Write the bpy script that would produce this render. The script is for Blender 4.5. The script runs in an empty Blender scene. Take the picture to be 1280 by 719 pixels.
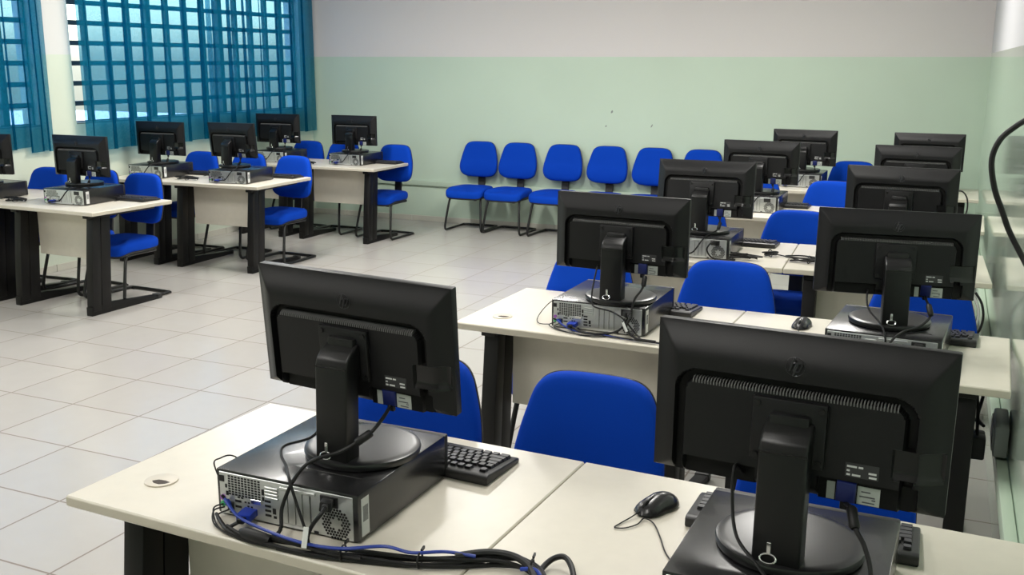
import bpy, bmesh, math, random
from mathutils import Vector, Matrix, Euler
random.seed(7)
PI = math.pi
scene = bpy.context.scene
COL = scene.collection

# ------------------------------------------------------------------ materials
def nodes_of(name):
    m = bpy.data.materials.new(name); m.use_nodes = True
    nt = m.node_tree; b = nt.nodes['Principled BSDF']
    return m, nt, b

def N(nt, kind, **kw):
    n = nt.nodes.new(kind)
    for k, v in kw.items():
        setattr(n, k, v)
    return n

def mat(name, col, rough=.5, metal=0., spec=.5, coat=0., noise=0., nscale=60., bump=0., bscale=200., sheen=0.):
    m, nt, b = nodes_of(name)
    b.inputs['Base Color'].default_value = (*col, 1)
    b.inputs['Roughness'].default_value = rough
    b.inputs['Metallic'].default_value = metal
    b.inputs['Specular IOR Level'].default_value = spec
    if coat:
        b.inputs['Coat Weight'].default_value = coat
        b.inputs['Coat Roughness'].default_value = .06
    if sheen:
        b.inputs['Sheen Weight'].default_value = sheen
    tc = N(nt, 'ShaderNodeTexCoord')
    if noise:
        nz = N(nt, 'ShaderNodeTexNoise'); nz.inputs['Scale'].default_value = nscale; nz.inputs['Detail'].default_value = 4
        nt.links.new(tc.outputs['Object'], nz.inputs['Vector'])
        mx = N(nt, 'ShaderNodeMix', data_type='RGBA')
        mx.inputs['A'].default_value = (*[c*(1-noise) for c in col], 1)
        mx.inputs['B'].default_value = (*[min(1, c*(1+noise)) for c in col], 1)
        nt.links.new(nz.outputs['Fac'], mx.inputs['Factor'])
        nt.links.new(mx.outputs['Result'], b.inputs['Base Color'])
    if bump:
        nz = N(nt, 'ShaderNodeTexNoise'); nz.inputs['Scale'].default_value = bscale; nz.inputs['Detail'].default_value = 2
        nt.links.new(tc.outputs['Object'], nz.inputs['Vector'])
        bp = N(nt, 'ShaderNodeBump'); bp.inputs['Strength'].default_value = bump; bp.inputs['Distance'].default_value = .002
        nt.links.new(nz.outputs['Fac'], bp.inputs['Height'])
        nt.links.new(bp.outputs['Normal'], b.inputs['Normal'])
    return m

LAM = mat('beige_laminate', (.655, .615, .525), .33, noise=.05, nscale=25)
EDGE = mat('beige_edge_band', (.55, .51, .42), .4, noise=.04, nscale=25)
STEEL = mat('black_painted_steel', (.005, .0046, .0046), .45, spec=.3, bump=.1, bscale=400)
STEELCAP = mat('black_end_cap', (.02, .02, .02), .55)
FABRIC = mat('royal_blue_fabric', (.0, .046, .42), .85, spec=.15, noise=.12, nscale=500, bump=.35, bscale=900)
SHELL = mat('black_chair_plastic', (.012, .012, .013), .5)
TUBE = mat('black_tube_paint', (.008, .008, .008), .35)
PLAST = mat('charcoal_monitor_plastic', (.006, .006, .0068), .42, spec=.32, bump=.12, bscale=900)
PLAST2 = mat('shaded_recess_plastic', (.002, .002, .002), .6, spec=.25)  # monitor plastic made blacker: shade of grooves and recesses put into the colour
PIANO = mat('gloss_black_plastic', (.003, .003, .0035), .2)
STAND = mat('satin_black_stand', (.005, .005, .0055), .34, spec=.4)
BASE = mat('satin_base_plastic', (.008, .008, .009), .3, spec=.6)
FIN = mat('vent_fin_grey', (.13, .13, .128), .5)
LOGO = mat('dark_chrome_logo', (.05, .05, .055), .3, metal=.7)
CHROME = mat('bright_chrome', (.75, .75, .75), .15, metal=1)
STKDARK = mat('dark_sticker', (.03, .03, .032), .5)
STKWHITE = mat('white_sticker', (.62, .63, .62), .55)
STKGREY = mat('grey_sticker', (.42, .45, .42), .5)
INK = mat('sticker_ink', (.08, .08, .09), .6)
CASE = mat('black_case_steel', (.010, .010, .011), .27, bump=.05, bscale=700, spec=.6, coat=.12)
ZINC = mat('zinc_plated_panel', (.62, .64, .63), .32, metal=.75, noise=.12, nscale=40)
HOLE = mat('dark_opening', (.004, .004, .005), .7)
PORTBLUE = mat('blue_connector', (.003, .030, .34), .45)
PORTDARK = mat('dark_blue_plug', (.003, .010, .10), .45)
PORTGREEN = mat('green_connector', (.05, .42, .16), .45)
PORTPINK = mat('violet_connector', (.30, .09, .42), .45)
CORD = mat('black_cord_rubber', (.006, .006, .0065), .5, spec=.35)
CORDBLUE = mat('blue_cord_rubber', (.006, .035, .30), .4)
CORDGREY = mat('pale_cord_rubber', (.55, .56, .54), .5)
KEYB = mat('black_keyboard_plastic', (.014, .014, .015), .4)
KEYC = mat('dark_keycap', (.026, .026, .029), .45)
MOUSE = mat('black_mouse_plastic', (.014, .014, .015), .27)
WHITEP = mat('white_plastic', (.75, .76, .74), .45)
TRUNK = mat('pale_green_trunking', (.46, .56, .45), .35)
GREYBOX = mat('grey_outlet_plastic', (.22, .25, .23), .4)
WINSTEEL = mat('dark_window_steel', (.035, .045, .06), .5)
CEIL = mat('white_ceiling_paint', (.74, .74, .73), .9)
SCREEN = mat('dark_screen_glass', (.006, .006, .007), .12)
GROMHOLE = mat('brown_shadowed_opening', (.035, .022, .014), .7)
GROM = mat('beige_plastic', (.58, .53, .44), .4)

def two_tone(name, split, low, high, rlow, rhigh, coat):
    m, nt, b = nodes_of(name)
    tc = N(nt, 'ShaderNodeTexCoord'); sp = N(nt, 'ShaderNodeSeparateXYZ')
    nt.links.new(tc.outputs['Object'], sp.inputs[0])
    nz = N(nt, 'ShaderNodeTexNoise'); nz.inputs['Scale'].default_value = 5
    nt.links.new(tc.outputs['Object'], nz.inputs['Vector'])
    ad = N(nt, 'ShaderNodeMath', operation='MULTIPLY_ADD'); ad.inputs[1].default_value = .006
    nt.links.new(nz.outputs['Fac'], ad.inputs[0]); nt.links.new(sp.outputs['Z'], ad.inputs[2])
    gt = N(nt, 'ShaderNodeMath', operation='GREATER_THAN'); gt.inputs[1].default_value = split
    nt.links.new(ad.outputs[0], gt.inputs[0])
    n2 = N(nt, 'ShaderNodeTexNoise'); n2.inputs['Scale'].default_value = 1.6; n2.inputs['Detail'].default_value = 5
    nt.links.new(tc.outputs['Object'], n2.inputs['Vector'])
    lo = N(nt, 'ShaderNodeMix', data_type='RGBA')
    lo.inputs['A'].default_value = (*[c*.95 for c in low], 1); lo.inputs['B'].default_value = (*[c*1.05 for c in low], 1)
    nt.links.new(n2.outputs['Fac'], lo.inputs['Factor'])
    mx = N(nt, 'ShaderNodeMix', data_type='RGBA'); mx.inputs['B'].default_value = (*high, 1)
    nt.links.new(gt.outputs[0], mx.inputs['Factor']); nt.links.new(lo.outputs['Result'], mx.inputs['A'])
    nt.links.new(mx.outputs['Result'], b.inputs['Base Color'])
    rr = N(nt, 'ShaderNodeMapRange'); rr.inputs['To Min'].default_value = rlow; rr.inputs['To Max'].default_value = rhigh
    nt.links.new(gt.outputs[0], rr.inputs['Value']); nt.links.new(rr.outputs[0], b.inputs['Roughness'])
    if coat:
        inv = N(nt, 'ShaderNodeMath', operation='MULTIPLY_ADD'); inv.inputs[1].default_value = -coat; inv.inputs[2].default_value = coat
        nt.links.new(gt.outputs[0], inv.inputs[0]); nt.links.new(inv.outputs[0], b.inputs['Coat Weight'])
        b.inputs['Coat Roughness'].default_value = .07
    bp = N(nt, 'ShaderNodeBump'); bp.inputs['Strength'].default_value = .05; bp.inputs['Distance'].default_value = .004
    n3 = N(nt, 'ShaderNodeTexNoise'); n3.inputs['Scale'].default_value = 40
    nt.links.new(tc.outputs['Object'], n3.inputs['Vector'])
    nt.links.new(n3.outputs['Fac'], bp.inputs['Height']); nt.links.new(bp.outputs['Normal'], b.inputs['Normal'])
    return m

GREEN = (.515, .63, .515)
WHITEW = (.66, .63, .62)
WALLB = two_tone('back_wall_paint', 1.80, GREEN, WHITEW, .45, .8, 0)
WALLR = two_tone('right_wall_enamel', 1.83, GREEN, (.56, .56, .58), .16, .7, .7)
WALLL = two_tone('window_wall_lit_paint', 1.80, (.60, .66, .55), (.66, .66, .64), .6, .8, 0)  # lower part: wall green made paler, bright light put into its colour

def floor_mat():
    m, nt, b = nodes_of('glazed_floor_tile')
    s = .45
    tc = N(nt, 'ShaderNodeTexCoord'); sp = N(nt, 'ShaderNodeSeparateXYZ')
    nt.links.new(tc.outputs['Object'], sp.inputs[0])
    masks, cells = [], []
    for ax, off in (('X', -4.5922), ('Y', 2.7277)):
        a = N(nt, 'ShaderNodeMath', operation='SUBTRACT'); a.inputs[1].default_value = off
        nt.links.new(sp.outputs[ax], a.inputs[0])
        d = N(nt, 'ShaderNodeMath', operation='DIVIDE'); d.inputs[1].default_value = s
        nt.links.new(a.outputs[0], d.inputs[0])
        fl = N(nt, 'ShaderNodeMath', operation='FLOOR'); nt.links.new(d.outputs[0], fl.inputs[0]); cells.append(fl)
        fr = N(nt, 'ShaderNodeMath', operation='FRACT'); nt.links.new(d.outputs[0], fr.inputs[0])
        c = N(nt, 'ShaderNodeMath', operation='SUBTRACT'); c.inputs[1].default_value = .5; nt.links.new(fr.outputs[0], c.inputs[0])
        ab = N(nt, 'ShaderNodeMath', operation='ABSOLUTE'); nt.links.new(c.outputs[0], ab.inputs[0])
        g = N(nt, 'ShaderNodeMath', operation='GREATER_THAN'); g.inputs[1].default_value = .5-.0042/s/1.0
        nt.links.new(ab.outputs[0], g.inputs[0]); masks.append(g)
    mxm = N(nt, 'ShaderNodeMath', operation='MAXIMUM')
    nt.links.new(masks[0].outputs[0], mxm.inputs[0]); nt.links.new(masks[1].outputs[0], mxm.inputs[1])
    cv = N(nt, 'ShaderNodeCombineXYZ'); nt.links.new(cells[0].outputs[0], cv.inputs[0]); nt.links.new(cells[1].outputs[0], cv.inputs[1])
    wn = N(nt, 'ShaderNodeTexWhiteNoise'); nt.links.new(cv.outputs[0], wn.inputs['Vector'])
    nz = N(nt, 'ShaderNodeTexNoise'); nz.inputs['Scale'].default_value = 9; nz.inputs['Detail'].default_value = 6
    nt.links.new(tc.outputs['Object'], nz.inputs['Vector'])
    sm = N(nt, 'ShaderNodeMath', operation='ADD'); nt.links.new(wn.outputs['Value'], sm.inputs[0]); nt.links.new(nz.outputs['Fac'], sm.inputs[1])
    hf = N(nt, 'ShaderNodeMath', operation='MULTIPLY'); hf.inputs[1].default_value = .5; nt.links.new(sm.outputs[0], hf.inputs[0])
    mx = N(nt, 'ShaderNodeMix', data_type='RGBA')
    mx.inputs['A'].default_value = (.435, .415, .388, 1); mx.inputs['B'].default_value = (.485, .465, .437, 1)
    nt.links.new(hf.outputs[0], mx.inputs['Factor'])
    m2 = N(nt, 'ShaderNodeMix', data_type='RGBA'); m2.inputs['B'].default_value = (.20, .17, .145, 1)
    nt.links.new(mxm.outputs[0], m2.inputs['Factor']); nt.links.new(mx.outputs['Result'], m2.inputs['A'])
    nt.links.new(m2.outputs['Result'], b.inputs['Base Color'])
    rr = N(nt, 'ShaderNodeMapRange'); rr.inputs['To Min'].default_value = .2; rr.inputs['To Max'].default_value = .8
    nt.links.new(mxm.outputs[0], rr.inputs['Value']); nt.links.new(rr.outputs[0], b.inputs['Roughness'])
    return m
FLOOR = floor_mat()

def glass_mat():
    m = bpy.data.materials.new('window_glass'); m.use_nodes = True
    nt = m.node_tree; nt.nodes.clear()
    o = N(nt, 'ShaderNodeOutputMaterial'); t = N(nt, 'ShaderNodeBsdfTransparent'); t.inputs[0].default_value = (.96, .97, .98, 1)
    g = N(nt, 'ShaderNodeBsdfGlossy'); g.inputs['Roughness'].default_value = .03
    lw = N(nt, 'ShaderNodeLayerWeight'); pw = N(nt, 'ShaderNodeMath', operation='POWER'); pw.inputs[1].default_value = 5
    nt.links.new(lw.outputs['Facing'], pw.inputs[0]); f = N(nt, 'ShaderNodeMath', operation='MULTIPLY_ADD'); f.inputs[1].default_value = .9; f.inputs[2].default_value = .04
    nt.links.new(pw.outputs[0], f.inputs[0])
    mx = N(nt, 'ShaderNodeMixShader')
    nt.links.new(f.outputs[0], mx.inputs[0]); nt.links.new(t.outputs[0], mx.inputs[1]); nt.links.new(g.outputs[0], mx.inputs[2])
    nt.links.new(mx.outputs[0], o.inputs[0])
    return m
GLASS = glass_mat()

def curtain_mat():
    m = bpy.data.materials.new('teal_sheer_cloth'); m.use_nodes = True
    nt = m.node_tree; nt.nodes.clear()
    o = N(nt, 'ShaderNodeOutputMaterial')
    t = N(nt, 'ShaderNodeBsdfTransparent'); t.inputs[0].default_value = (.36, .62, .80, 1)
    tl = N(nt, 'ShaderNodeBsdfTranslucent'); tl.inputs[0].default_value = (.010, .25, .36, 1)
    df = N(nt, 'ShaderNodeBsdfDiffuse'); df.inputs[0].default_value = (.004, .13, .21, 1)
    a = N(nt, 'ShaderNodeMixShader'); a.inputs[0].default_value = .42
    b = N(nt, 'ShaderNodeMixShader')
    tc = N(nt, 'ShaderNodeTexCoord'); wv = N(nt, 'ShaderNodeTexNoise'); wv.inputs['Scale'].default_value = 300
    nt.links.new(tc.outputs['Object'], wv.inputs['Vector'])
    mr = N(nt, 'ShaderNodeMapRange'); mr.inputs['To Min'].default_value = .51; mr.inputs['To Max'].default_value = .57
    nt.links.new(wv.outputs['Fac'], mr.inputs['Value']); nt.links.new(mr.outputs[0], b.inputs[0])
    nt.links.new(tl.outputs[0], a.inputs[1]); nt.links.new(df.outputs[0], a.inputs[2])
    nt.links.new(t.outputs[0], b.inputs[1]); nt.links.new(a.outputs[0], b.inputs[2])
    nt.links.new(b.outputs[0], o.inputs[0])
    return m
CURTAIN = curtain_mat()

def emit_mat(name, col, s):
    m = bpy.data.materials.new(name); m.use_nodes = True
    nt = m.node_tree; nt.nodes.clear()
    o = N(nt, 'ShaderNodeOutputMaterial'); e = N(nt, 'ShaderNodeEmission')
    e.inputs[0].default_value = (*col, 1); e.inputs[1].default_value = s
    nt.links.new(e.outputs[0], o.inputs[0])
    return m
TUBELIGHT = emit_mat('lamp_tube_glow', (1, .98, .93), 9)
LAWN = mat('outdoor_paving', (.80, .80, .80), .9, noise=.08, nscale=3)

# ------------------------------------------------------------------ mesh helper
def catmull(pts, k=6, closed=False):
    P = [Vector(q) for q in pts]; out = []; n = len(P)
    rng = range(n if closed else n-1)
    for i in rng:
        if closed:
            a, b, c, d = P[(i-1) % n], P[i], P[(i+1) % n], P[(i+2) % n]
        else:
            a, b, c, d = P[max(i-1, 0)], P[i], P[i+1], P[min(i+2, n-1)]
        for j in range(k):
            t = j/k
            out.append(.5*((2*b)+(c-a)*t+(2*a-5*b+4*c-d)*t*t+(3*b-a-3*c+d)*t**3))
    if not closed: out.append(P[-1])
    return out

class MB:
    def __init__(s):
        s.bm = bmesh.new(); s.mats = []
    def mi(s, m):
        if m not in s.mats: s.mats.append(m)
        return s.mats.index(m)
    def add(s, bm2, m, M=None):
        if M is not None: bmesh.ops.transform(bm2, matrix=M, verts=bm2.verts)
        i = s.mi(m)
        for f in bm2.faces: f.material_index = i
        me = bpy.data.meshes.new('tmp'); bm2.to_mesh(me); bm2.free(); s.bm.from_mesh(me); bpy.data.meshes.remove(me)
        return s
    def box(s, lo, hi, m, bev=0., seg=2, M=None):
        b = bmesh.new(); bmesh.ops.create_cube(b, size=1)
        for v in b.verts:
            v.co = Vector([lo[i]+(hi[i]-lo[i])*(v.co[i]+.5) for i in range(3)])
        if bev: bmesh.ops.bevel(b, geom=list(b.edges), offset=bev, segments=seg, affect='EDGES', profile=.5)
        return s.add(b, m, M)
    def prism(s, poly, axis, a, c, m, bev=0., seg=2, M=None):
        b = bmesh.new()
        def pt(u, v, w):
            return {'x': (w, u, v), 'y': (u, w, v), 'z': (u, v, w)}[axis]
        A = [b.verts.new(pt(u, v, a)) for u, v in poly]; B = [b.verts.new(pt(u, v, c)) for u, v in poly]
        n = len(poly)
        b.faces.new(A); b.faces.new(B[::-1])
        for i in range(n): b.faces.new([A[i], B[i], B[(i+1) % n], A[(i+1) % n]])
        bmesh.ops.recalc_face_normals(b, faces=b.faces)
        if bev: bmesh.ops.bevel(b, geom=list(b.edges), offset=bev, segments=seg, affect='EDGES', profile=.5)
        return s.add(b, m, M)
    def tube(s, pts, r, m, n=8, smooth=0, closed=False, flat=1.):
        P = catmull(pts, smooth, closed) if smooth else [Vector(q) for q in pts]
        b = bmesh.new(); rings = []; L = len(P)
        up = None
        for i in range(L):
            if closed: t = (P[(i+1) % L]-P[i-1]).normalized()
            else: t = (P[min(i+1, L-1)]-P[max(i-1, 0)]).normalized()
            if up is None:
                up = Vector((0, 0, 1)) if abs(t.z) < .9 else Vector((0, 1, 0))
            e1 = (up-t*up.dot(t))
            if e1.length < 1e-6: e1 = t.orthogonal()
            e1.normalize(); e2 = t.cross(e1); up = e1
            rr = r[i*len(r)//L] if isinstance(r, (list, tuple)) else r
            rings.append([b.verts.new(P[i]+e1*math.cos(2*PI*j/n)*rr*flat+e2*math.sin(2*PI*j/n)*rr) for j in range(n)])
        for i in range(L if closed else L-1):
            A, B = rings[i], rings[(i+1) % L]
            for j in range(n): b.faces.new([A[j], A[(j+1) % n], B[(j+1) % n], B[j]])
        if not closed:
            b.faces.new(rings[0][::-1]); b.faces.new(rings[-1])
        bmesh.ops.recalc_face_normals(b, faces=b.faces)
        return s.add(b, m)
    def lathe(s, prof, m, n=32, sx=1., sy=1., M=None):
        b = bmesh.new(); rings = []
        for r, z in prof:
            if r < 1e-6: rings.append([b.verts.new((0, 0, z))])
            else: rings.append([b.verts.new((r*sx*math.cos(2*PI*j/n), r*sy*math.sin(2*PI*j/n), z)) for j in range(n)])
        for A, B in zip(rings, rings[1:]):
            for j in range(n):
                k = (j+1) % n
                if len(A) == 1 and len(B) == 1: continue
                if len(A) == 1: b.faces.new([A[0], B[j], B[k]])
                elif len(B) == 1: b.faces.new([A[j], A[k], B[0]])
                else: b.faces.new([A[j], A[k], B[k], B[j]])
        if len(rings[0]) > 1: b.faces.new(rings[0][::-1])
        if len(rings[-1]) > 1: b.faces.new(rings[-1])
        bmesh.ops.recalc_face_normals(b, faces=b.faces)
        return s.add(b, m, M)
    def loft(s, rings, m, cap0=True, cap1=True):
        b = bmesh.new(); R = [[b.verts.new(p) for p in ring] for ring in rings]; n = len(R[0])
        for A, B in zip(R, R[1:]):
            for j in range(n): b.faces.new([A[j], A[(j+1) % n], B[(j+1) % n], B[j]])
        for flag, ring in ((cap0, R[0]), (cap1, R[-1])):
            if flag:
                c = b.verts.new(sum((v.co for v in ring), Vector())/n)
                for j in range(n): b.faces.new([ring[j], ring[(j+1) % n], c])
        bmesh.ops.recalc_face_normals(b, faces=b.faces)
        return s.add(b, m)
    def build(s, name, parent=None, loc=(0, 0, 0), rot=(0, 0, 0), angle=35, label=None):
        me = bpy.data.meshes.new(name); s.bm.to_mesh(me); s.bm.free()
        for m in s.mats: me.materials.append(m)
        me.polygons.foreach_set('use_smooth', [True]*len(me.polygons))
        me.set_sharp_from_angle(angle=math.radians(angle))
        o = bpy.data.objects.new(name, me); COL.objects.link(o)
        o.location = loc; o.rotation_euler = rot
        if parent: o.parent = parent
        if label: o['label'] = label
        return o

def thing(name, label, cat, loc=(0, 0, 0), rz=0., group=None):
    o = bpy.data.objects.new(name, None); COL.objects.link(o); o.empty_display_size = .1
    o.location = loc; o.rotation_euler = (0, 0, rz); o['label'] = label; o['category'] = cat
    if group: o['group'] = group
    return o
def tag(o, label, cat, group=None):
    o['label'] = label; o['category'] = cat
    if group: o['group'] = group
    return o
def struct(o):
    o['kind'] = 'structure'; return o
KIDS = {}
def kids(o):
    return list(o.children)
def dup(o, parent=None):
    c = o.copy(); COL.objects.link(c)
    if parent is not None: c.parent = parent
    for ch in kids(o): dup(ch, c)
    return c

def place(proto, used, loc, rz, label, group):
    o = proto if not used else dup(proto)
    used.append(o)
    o.location = loc; o.rotation_euler = (0, 0, rz); o['label'] = label; o['group'] = group
    return o

# ------------------------------------------------------------------ the room
XL, YB, ZC, YF = -6.97, 9.85, 3.1, -2.6
def wallx(y): return .22-.0195*(y-3.42)

b = MB(); b.box((XL-.2, YF-.1, -.1), (.6, YB+.15, 0), FLOOR); struct(b.build('floor'))
b = MB(); b.box((XL-.2, YF-.1, ZC), (.6, YB+.15, ZC+.1), CEIL); struct(b.build('ceiling'))
b = MB(); b.box((XL-.2, YB, 0), (.6, YB+.15, ZC), WALLB); struct(b.build('wall_back'))
b = MB(); b.box((XL-.2, YF-.1, 0), (.6, YF, ZC), WALLB); struct(b.build('wall_front'))
b = MB(); b.prism([(wallx(YF), YF), (wallx(YB), YB), (.6, YB), (.6, YF)], 'z', 0, ZC, WALLR); struct(b.build('wall_right'))
# window wall with two openings
WZ0, WZ1 = 1.22, 2.74
W1, W2 = (2.6, 6.06), (6.43, 9.66)
b = MB()
xa, xb = XL-.2, XL
b.box((xa, YF-.1, 0), (xb, YB+.15, WZ0), WALLL); b.box((xa, YF-.1, WZ1), (xb, YB+.15, ZC), WALLL)
b.box((xa, YF-.1, WZ0), (xb, W1[0], WZ1), WALLL); b.box((xa, W1[1], WZ0), (xb, W2[0], WZ1), WALLL); b.box((xa, W2[1], WZ0), (xb, YB+.15, WZ1), WALLL)
struct(b.build('wall_left'))
for k, (y0, y1) in enumerate((W1, W2)):
    f = MB(); xg = XL-.09
    nc, nr = 13, 9
    pw, ph = (y1-y0)/nc, (WZ1-WZ0)/nr
    for i in range(nc+1):
        y = y0+i*pw; t = .030 if i % 4 == 0 else .019
        f.box((xg-.025, max(y0, y-t), WZ0), (xg+.025, min(y1, y+t), WZ1), WINSTEEL)
    for j in range(nr+1):
        z = WZ0+j*ph; t = .020
        f.box((xg-.02, y0, max(WZ0, z-t)), (xg+.02, y1, min(WZ1, z+t)), WINSTEEL)
    fo = struct(f.build('window_%d' % (k+1)))
    p = MB(); p.box((xg-.003, y0+.01, WZ0+.01), (xg+.003, y1-.01, WZ1-.01), GLASS); p.build('pane', fo)
    sl = MB(); sl.box((XL-.19, y0, WZ0-.002), (XL+.002, y1, WZ0+.012), GREYBOX, bev=.002); struct(sl.build('trim_%d' % (k+1)))
# tile baseboards
bb = MB(); x = XL; T = .4335
while x < wallx(YB)-.02:
    bb.box((x+.002, YB-.011, 0), (min(x+T, wallx(YB))-.002, YB, .06), FLOOR if False else GROM, bev=.002, seg=1); x += T
o = struct(bb.build('baseboard_back')); 
bbm = mat('baseboard_tile', (.56, .55, .48), .3, noise=.06, nscale=12); o.data.materials[0] = bbm
bb = MB(); y = YF
while y < YB-.02:
    bb.box((XL, y+.002, 0), (XL+.011, min(y+T, YB-.012)-.002, .06), bbm, bev=.002, seg=1); y += T
struct(bb.build('baseboard_left'))
# trunking along the walls
b = MB(); b.box((XL+.02, YB-.028, .398), (wallx(YB)-.05, YB-.001, .45), TRUNK, bev=.004)
for q in (-5.9, -3.9, -1.9): b.box((q, YB-.03, .396), (q+.05, YB-.001, .452), TRUNK, bev=.003)
tag(b.build('cable_trunking'), 'long pale green cable trunking fixed low along the back wall', 'trunking')
b = MB(); y0, y1 = .2, YB-.05
b.prism([(wallx(y0)-.001, y0), (wallx(y0)-.038, y0), (wallx(y1)-.038, y1), (wallx(y1)-.001, y1)], 'z', .365, .425, TRUNK, bev=.005)
tag(b.build('cable_trunking'), 'pale green cable trunking low on the glossy right wall, beside the desk ends', 'trunking')
ob = thing('outlet_box', 'dark grey outlet box above the trunking on the right wall', 'outlet', (wallx(3.72), 3.72, .43))
b = MB(); b.box((-.050, -.11, .01), (-.004, .11, .12), GREYBOX, bev=.008); b.build('housing', ob)
b = MB(); b.box((-.055, -.09, .025), (-.048, .09, .105), GREYBOX, bev=.003); b.build('cover_plate', ob)
for k, (dy, dz, sz) in enumerate(((-.05, -.02, .05), (.05, -.05, .06))):
    pa = thing('power_adapter', ('small black power adapter plugged into the dark outlet box, nearer the front row', 'black power adapter hanging from the dark outlet box, nearer the third row')[k], 'adapter', (wallx(3.72)-.10, 3.72+dy, .43+dz))
    b = MB(); b.box((-.03, -.03, 0), (.028, .03, sz+.03), SHELL, bev=.008); b.build('body', pa)
    b = MB(); b.tube([(0, 0, sz+.03), (-.005, .02, sz+.12), (-.01, .05, .2), (-.02, .1, .28)], .005, CORD, 6, 5); b.build('cord', pa)

# wall marks (little dark stains on the back wall)
for k, (x, z, r, lb) in enumerate(((-3.33, 1.255, .010, 'small dark scuff mark high on the green back wall, the upper of a close pair'), (-3.39, 1.11, .007, 'small dark scuff mark below another on the green back wall'), (-2.91, 1.125, .006, 'faint short scuff mark alone on the green back wall, towards the monitors'))):
    b = MB(); b.lathe([(r, 0), (r, .0012), (0, .0015)], GREYBOX, 9, 1, 1.6 if k < 2 else 3.2, M=Matrix.Translation((x, YB-.0002, z)) @ Matrix.Rotation(.5, 4, 'Y') @ Matrix.Rotation(PI/2, 4, 'X'))
    tag(b.build('scuff_mark'), lb, 'mark')

# hanging black cord at the right edge
b = MB()
b.tube([(wallx(3.05)-.004, 3.05, 1.66), (.19, 3.12, 1.645), (.154, 3.22, 1.604), (.115, 3.3, 1.568), (.078, 3.3, 1.528), (.062, 3.3, 1.468), (.077, 3.3, 1.387), (.105, 3.3, 1.318), (.130, 3.3, 1.259), (.176, 3.28, 1.18), (.206, 3.22, 1.13), (wallx(3.1)-.006, 3.1, 1.07)], .0085, CORD, 10, 8)
tag(b.build('hanging_cord'), 'thick black cord looping out from the glossy right wall', 'cord')

# ------------------------------------------------------------------ curtains
def curtain(x0, y0, y1, z0, z1, amp, nf, label, seed, group):
    rnd = random.Random(seed); ph = [rnd.random()*6 for _ in range(4)]
    b = bmesh.new(); ny, nz = nf*14, 22; grid = []
    for j in range(nz+1):
        v = j/nz; z = z0+(z1-z0)*v; row = []
        for i in range(ny+1):
            u = i/ny
            w = u*nf*2*PI
            env = .55+.45*math.sin(u*7.3+ph[0])*math.sin(u*3.1+ph[1])
            a = amp*(1.1-.25*v)*max(.25, env)
            s1 = math.sin(w+.8*math.sin(u*9+ph[2])+.35*(1-v)*math.sin(u*5+ph[3]))
            A = (y1-y0)/nf/(2*PI)*(2.1-.5*v)*(.8+.2*max(.0, env))
            c1 = math.cos(w+.8*math.sin(u*9+ph[2])+.35*(1-v)*math.sin(u*5+ph[3]))*math.sin(min(1, u*12, (1-u)*12)*PI/2)
            y = y0+(y1-y0)*u+A*c1+.02*(1-v)*math.sin(u*4+ph[3])*math.sin(PI*u)
            row.append(b.verts.new((x0+a*s1, y, z+.006*math.sin(w*.5+ph[0])*(1-v)**4)))
        grid.append(row)
    for j in range(nz):
        for i in range(ny): b.faces.new([grid[j][i], grid[j][i+1], grid[j+1][i+1], grid[j+1][i]])
    m = MB(); m.add(b, CURTAIN); o = m.build('curtain', angle=180)
    tag(o, label, 'curtain', group)
    h = MB(); h.box((x0-.012, y0, z1-.03), (x0+.012, y1, z1+.01), FABTEAL, bev=.004); h.build('heading_tape', o)
    return o
FABTEAL = mat('teal_heading_tape', (.004, .10, .16), .8)
G = 'teal curtains on the window wall'
curtain(-6.935, 4.55, 5.92, 1.055, 2.84, .016, 6, 'sheer teal curtain on the window nearest the front row', 3, G)
curtain(-6.925, 5.90, 6.14, 1.02, 2.84, .022, 3, 'narrow bunched teal curtain edge against the white pillar between the windows', 9, G)
curtain(-6.860, 6.42, 8.07, .995, 2.84, .026, 7, 'sheer teal curtain beside the white pillar, window bars showing through', 21, G)
curtain(-6.872, 8.03, 9.78, .975, 2.84, .026, 7, 'sheer teal curtain hanging in the corner by the back wall', 33, G)

# ------------------------------------------------------------------ outdoors
b = MB(); b.box((-40, -20, -.6), (XL-.25, 35, -.5), LAWN); struct(b.build('ground_outside'))

# ------------------------------------------------------------------ ceiling lamps (real fixtures)
def ceiling_lamp(x, y, label, LAMP_W):
    t = thing('ceiling_lamp', label, 'lamp', (x, y, ZC), 0, 'fluorescent lamps on the ceiling')
    b = MB(); b.prism([(-.17, 0), (-.12, -.06), (.12, -.06), (.17, 0)], 'y', -.62, .62, WHITEP, bev=.003); b.build('housing', t)
    for s in (-.075, .075):
        b = MB(); b.tube([(s, -.59, -.078), (s, .59, -.078)], .014, TUBELIGHT, 10); b.build('tube', t)
    la = bpy.data.lights.new('lamp_light', 'AREA'); la.shape = 'RECTANGLE'; la.size = .3; la.size_y = 1.2
    la.energy = LAMP_W; la.color = (1, .97, .92)
    lo = bpy.data.objects.new('lamp_light', la); COL.objects.link(lo); lo.location = (x, y, ZC-.10)
    return t
LAMP_W = 55
for i, y in enumerate((.3, 3.6, 6.9)):
    for j, x in enumerate((-5.4, -3.4, -1.2)):
        ceiling_lamp(x, y, 'white twin tube fluorescent lamp on the ceiling, %s, %s' % (('above the front row', 'above the second row', 'above the fourth row')[i], ('window side', 'over the aisle', 'right wall side')[j]), (24, 38, 60)[i])

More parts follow.
